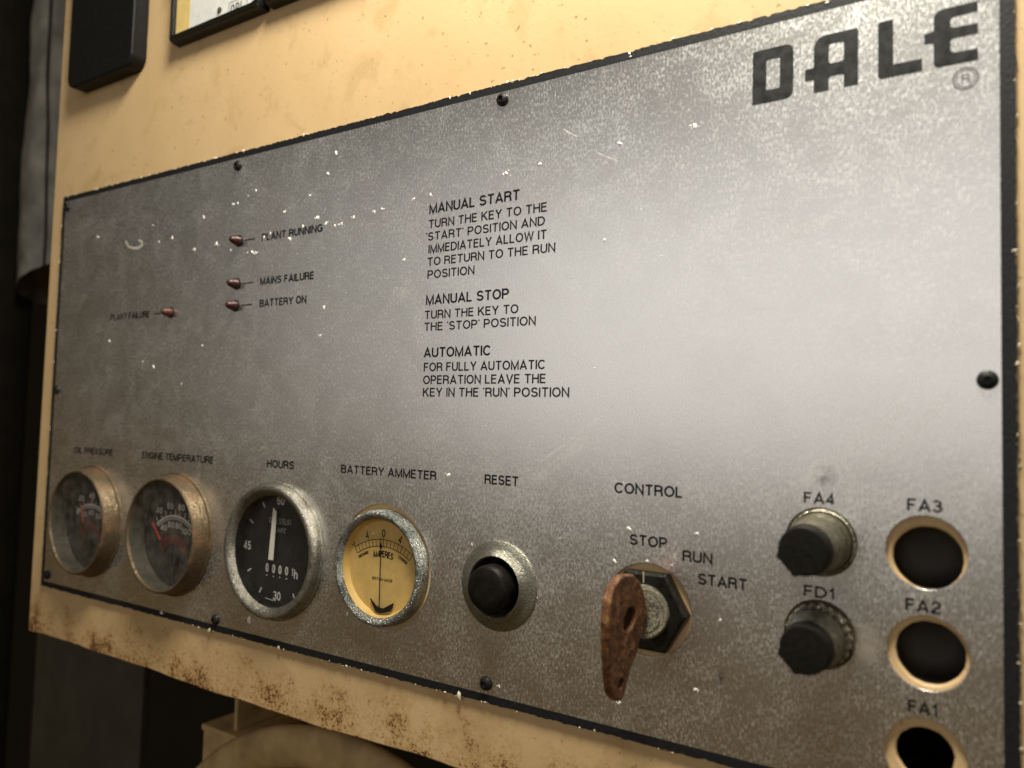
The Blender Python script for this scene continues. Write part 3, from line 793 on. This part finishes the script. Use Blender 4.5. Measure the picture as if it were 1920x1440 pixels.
def key_mesh():
    # outline lies in the plane that stands out from the plate: (height, distance out) -> (x thickness)
    cu = bpy.data.curves.new('bow', 'CURVE'); cu.dimensions = '2D'; cu.fill_mode = 'BOTH'
    cu.extrude = .0030*U; cu.bevel_depth = .0030*U; cu.bevel_resolution = 3; cu.offset = -.0024*U
    for pts in (out, hole1, hole2):
        sp = cu.splines.new('POLY'); sp.points.add(len(pts)-1)
        for q_, (yy, zz) in zip(sp.points, pts): q_.co = ((zz-.02)*U, (yy-.185)*U, 0, 1)
        sp.use_cyclic_u = True
    t = bpy.data.objects.new('tmp_curve', cu); COL.objects.link(t)
    dg = bpy.context.evaluated_depsgraph_get(); dg.update()
    me = bpy.data.meshes.new_from_object(t.evaluated_get(dg)); me.name = 'bow'
    bpy.data.objects.remove(t); bpy.data.curves.remove(cu); me.materials.clear()
    # curve x -> out of plate (-Y), curve y -> up (Z), curve z -> X
    me.transform(Matrix(((0, 0, 1, 0), (-1, 0, 0, 0), (0, 1, 0, 0), (0, 0, 0, 1))))
    bm = bmesh.new(); bm.from_mesh(me)
    bmesh.ops.remove_doubles(bm, verts=bm.verts, dist=1e-6)
    bmesh.ops.triangulate(bm, faces=bm.faces)
    for _ in range(5):
        bmesh.ops.subdivide_edges(bm, edges=[e for e in bm.edges if e.calc_length() > .0045*U], cuts=1)
        bmesh.ops.triangulate(bm, faces=bm.faces)
    rr = random.Random(2)
    from mathutils import noise as mn
    for v_ in bm.verts:
        n_ = mn.noise(v_.co*420)*.00010+mn.noise(v_.co*1500)*.00007
        v_.co += Vector((n_, n_*.7, n_*.5))
    bmesh.ops.recalc_face_normals(bm, faces=bm.faces)
    bm.to_mesh(me); bm.free()
    me.shade_smooth(); me.set_sharp_from_angle(angle=math.radians(50))
    return me
link('bow', key_mesh(), M['rust'], key)
v = [(.0, yy-.185, zz-.02) for yy, zz in hole1]
mk('bow_hole_shade', v, [tuple(range(len(v)))], mat_simple('bow_hole_dark', (.040, .016, .008), .8, 0, .5, 900, .5, 900, .1), key)  # dark sheet closing the bow hole, its colour stands in for shade
v, f = box(-.0028, -.0130, -.0180, .0028, .0100, .0040)
mk('blade', v, f, M['lock'], key)

# ================================================================== FUSE HOLDERS
M['rim_metal'] = mat_pitted('worn_nickel', (.72, .68, .56), (.12, .10, .06), .20, 700, .7, .5, .95)
def fuse(label, x, y, ring_mat, hz, corrugated):
    t = thing('fuse_holder', label, 'fuse holder', x, y, group='black capped fuse holders')
    mk('collar', *lathe([(.0418, PZ+.0003), (.0420, -.0050), (.0405, -.0010), (.0385, .0000), (.0372, -.0012), (.0365, -.0100)], 72), ring_mat, t, True, 60)
    wob = (lambda a, rr, z: .0016*math.sin(23*a)*(1 if .012 < z < .023 else 0)) if corrugated else None
    mk('barrel', *lathe([(.0365, -.0110), (.0362, .0180), (.0345, .0225), (.0335, .0240), (.0338, .0262), (.0332, .0290), (.0310, hz-.030), (.0300, hz-.018)], 96, wob=wob), M['fuse_metal'], t, True, 50)
    if corrugated:
        mk('crimped_rim', *lathe([(.0372, .0010), (.0384, .0060), (.0380, .0120), (.0362, .0160), (.0345, .0165)], 132, wob=lambda a, rr, z: (.0011*math.sin(22*a)+.0006*math.sin(9*a+1))*(1 if z > .004 else 0)), M['rim_metal'], t, True, 60)
    n = 60; prof = []
    def cw(a):
        k = 0
        for c in (math.radians(197), math.radians(249)):
            dd = (a-c+math.pi) % (2*math.pi)-math.pi; k += .0036*math.exp(-(dd/.13)**2)
        return k
    mk('cap', *lathe([(.0296, hz-.022), (.0290, hz-.012), (.0284, hz-.0030), (.0266, hz), (.0180, hz+.0006), (0, hz+.0006)], n, wob=lambda a, rr, z: cw(a) if rr > .02 else 0), M['cap_black'], t, True, 40)
    return t
def hole_cup(label, x, y):
    t = thing('hole_liner', label, 'hole liner', x, y, PZ-.0095, 'dark liners behind the empty fuse holes')
    mk('cup', *lathe([(.0400, 0), (.0400, -.0400), (.0360, -.0520), (.0180, -.0560), (0, -.0570)], 64), mat_simple('dark_brown_rubber', (.035, .029, .020), .6, 0, .2, 300), t, True, 60)
hole_cup('dark brown lining inside the empty hole under the FA3 caption', 1.9915, .2955)
hole_cup('dark brown lining inside the empty hole under the FA2 caption', 1.9938, .1860)
fuse('black capped fuse holder with smooth grey barrel under the FA4 caption', 1.8735, .3030, M['rim_metal'], .1000, False)
fuse('black capped fuse holder with ragged shiny barrel rim under the FD1 caption', 1.8730, .1890, M['brass'], .0880, True)

# ================================================================== INDICATOR LAMPS
def lamp(label, x, y, mat, k=.88):
    t = thing('indicator_lamp', label, 'indicator lamp', x, y, group='small red indicator lamps')
    pr = [(.0118*k, .0), (.0120*k, .0040), (.0116*k, .0085), (.0098*k, .0150), (.0070*k, .0205), (.0035*k, .0235), (0, .0242)]
    mk('lens', *lathe(pr, 32), mat, t, True, 60)
    mk('rim', *lathe([(.0142*k, .0), (.0142*k, .0016), (.0120*k, .0022), (.0118*k, .0018)], 32), M['screw'], t, True, 60)
    return t
LX, LY = [], []
lamp('small pointed dark red lamp beside the words PLANT RUNNING', .7185, .8080, M['lens'])
lamp('small pointed dark red lamp beside the words MAINS FAILURE', .7175, .7175, M['lens'])
lamp('small pointed dark red lamp beside the words BATTERY ON', .7165, .6715, M['lens'])
lamp('small dusty red lamp to the right of the words PLANT FAILURE', .4930, .6700, M['lens_dusty'])

# ================================================================== TOP ROW: black cover and panel meters
bc = thing('switch_cover', 'plain black plastic cover with rounded corners at the top left of the cabinet', 'switch cover', .1900, 1.4200, -.0135)
fill('cover', [rrect(-.1430, -.1550, .1430, .3000, .030, 10)], M['black_plastic'], bc, z=.0230, thick=.0455, bevel=.0040)
def meter(label, x, y, dialfn):
    t = thing('panel_meter', label, 'panel meter', x, y, -.0135, 'square panel meters in black bezels')
    S, I0, I1 = .3130, .0215, .2950
    def sq(a, b_, z): return [(a, a, z), (b_, a, z), (b_, b_, z), (a, b_, z)]
    rings = [sq(.0, S, .0002), sq(0, S, .0200), sq(.0030, S-.0030, .0345), sq(.0060, S-.006, .0365), sq(.0130, I1+.006, .0365), sq(I0*.62, I1, .0350), sq(I0*.62+.001, I1-.001, .0260)]
    V = [p for rg in rings for p in rg]; F = []
    for k in range(len(rings)-1):
        for i in range(4):
            j = (i+1) % 4; F.append((4*k+i, 4*k+j, 4*k+4+j, 4*k+4+i))
    o = mk('bezel', V, F, M['black_satin'], t)
    bm = bmesh.new(); bm.from_mesh(o.data)
    bmesh.ops.bevel(bm, geom=[e for e in bm.edges if e.calc_face_angle(0) > .6], offset=.0022*U, segments=2, affect='EDGES')
    bm.to_mesh(o.data); bm.free(); o.data.shade_smooth(); o.data.set_sharp_from_angle(angle=math.radians(40))
    a, b_ = .0135, .2945
    mk('window', [(a, a, .0310), (b_, a, .0310), (b_, b_, .0310), (a, b_, .0310)], [(0, 1, 2, 3)], M['glass_clear'], t)
    d = fill('dial', [[(.012, .012), (.296, .012), (.296, .296), (.012, .296)]], M['meter_dial'], t, z=.0262)
    dialfn(t, d)
    return t
def dial_one(t, d):
    z = .0266
    v, f = box(.0145, .0135, .0263, .0640, .290, .0266)
    mk('yellow_band', v, f, M['meter_yellow'], d)
    mk('dial_screw', *lathe([(.0065, .0262), (.0065, .0285), (.0050, .0295), (0, .0295)], 24, .1720, .0330), M['fuse_metal'], d, True)
    pts = rrect(.2020, .0020, .262, .0400, .004, 5)
    v, f = strip(pts+[pts[0]], .0012)
    mk('maker_box', [(p.x, max(p.y, .0125), z) for p in v], f, M['ink'], d)
    mk('maker_letters', *text_geo('ORL', .2080, .0100, .0440, .0240, .16, z, gap=.42), M['logo_faint'], d)
    bm = [(.085, .085), (.12, .078), (.15, .083), (.19, .09), (.2, .10), (.09, .10)]
    fill('scale_smudge', [rounded(bm, .006)], mat_smear('dark_dial_smudge', (.08, .08, .07), .8, 200, .3, .7), d, z=z)
meter('white faced panel meter with a yellow band, next to the black cover', .4620, 1.2890, dial_one)
def dial_two(t, d): pass
meter('black framed panel meter to the right of the yellow banded one', .7860, 1.2895, dial_two)

# ================================================================== BEHIND AND BELOW
# grey lagged duct behind the cabinet's left side
dt = thing('duct', 'grey wrinkled duct standing behind the left side of the cabinet', 'duct', -1.19, .85, -.62)
V, F = [], []; n, L = 40, 60
from mathutils import noise as mnz
for k in range(L+1):
    y = .12+2.4*k/L
    for i in range(n):
        a = 2*math.pi*i/n
        w_ = mnz.noise(Vector((math.cos(a)*2.2, math.sin(a)*2.2, y*2.6)))*.014+mnz.noise(Vector((math.cos(a)*5, math.sin(a)*5, y*7)))*.006
        V.append(((.17+w_)*math.cos(a), y+.07*math.cos(a)*max(0, 1-k/12), (.17+w_)*math.sin(a)))
for k in range(L):
    for i in range(n):
        j = (i+1) % n; F.append((k*n+i, (k+1)*n+i, (k+1)*n+j, k*n+j))
mk('lagging', V, F, M['duct'], dt, True, 80)
V = []
for k in range(L+1):
    y = .12+2.4*k/L
    for a in (-1.06+.10*math.sin(y*3+1), -1.00+.10*math.sin(y*3+1)):
        w_ = mnz.noise(Vector((math.cos(-a)*2.2, math.sin(-a)*2.2, y*2.6)))*.014+mnz.noise(Vector((math.cos(-a)*5, math.sin(-a)*5, y*7)))*.006
        V.append(((.173+w_)*math.cos(-a), y+.07*math.cos(a)*max(0, 1-k/12), (.173+w_)*math.sin(-a)))
F = [(2*k, 2*k+1, 2*k+3, 2*k+2) for k in range(L)]
mk('seam', V, F, M['dark_steel'], dt)
# dark tall post nearer the left edge
v, f = box(-.10, -1.9, -.10, .10, 3.2, .10)
po = thing('dark_post', 'dark brown steel post at the far left edge beside the grey duct', 'post', -1.495, .6, -.50)
bevel_obj(mk('post', v, f, M['dark_steel'], po), .02)
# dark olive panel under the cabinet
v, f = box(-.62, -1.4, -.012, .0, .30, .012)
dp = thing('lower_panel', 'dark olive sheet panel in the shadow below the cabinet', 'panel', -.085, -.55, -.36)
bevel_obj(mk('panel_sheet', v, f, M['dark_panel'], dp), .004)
# cream angle bracket and round housing
br = thing('angle_bracket', 'cream painted angle bracket under the cabinet beside the round housing', 'bracket', .33, -.40, -.25)
geo = []
bevel_obj(mk('upright_plate', *box(.085, .060, -.32, .46, .60, -.300), M['cream_shaded'], br), .003)
bevel_obj(mk('shelf_plate', *box(.0, .040, -.30, .17, .055, .0), M['cream_shaded'], br), .003)
bevel_obj(mk('face_plate', *box(.004, -.60, -.030, .17, .0395, -.004), M['cream_shaded'], br), .003)
bevel_obj(mk('web_plate', *box(.10, .0555, -.299, .112, .24, -.020), M['cream_shaded'], br), .003)
hs = thing('round_housing', 'round cream painted machine housing just below the cabinet', 'machine housing', .85, -.955, -.20)
mk('rim', *lathe([(.690, -.046), (.712, -.040), (.716, -.024), (.708, -.008), (.690, .0), (.655, .002), (.632, -.004), (.622, -.020), (.618, -.046)], 160), M['cream_shaded'], hs, True, 50)
mk('cover_plate', *lathe([(.640, -.040), (0, -.040)], 96), M['dark_steel'], hs)
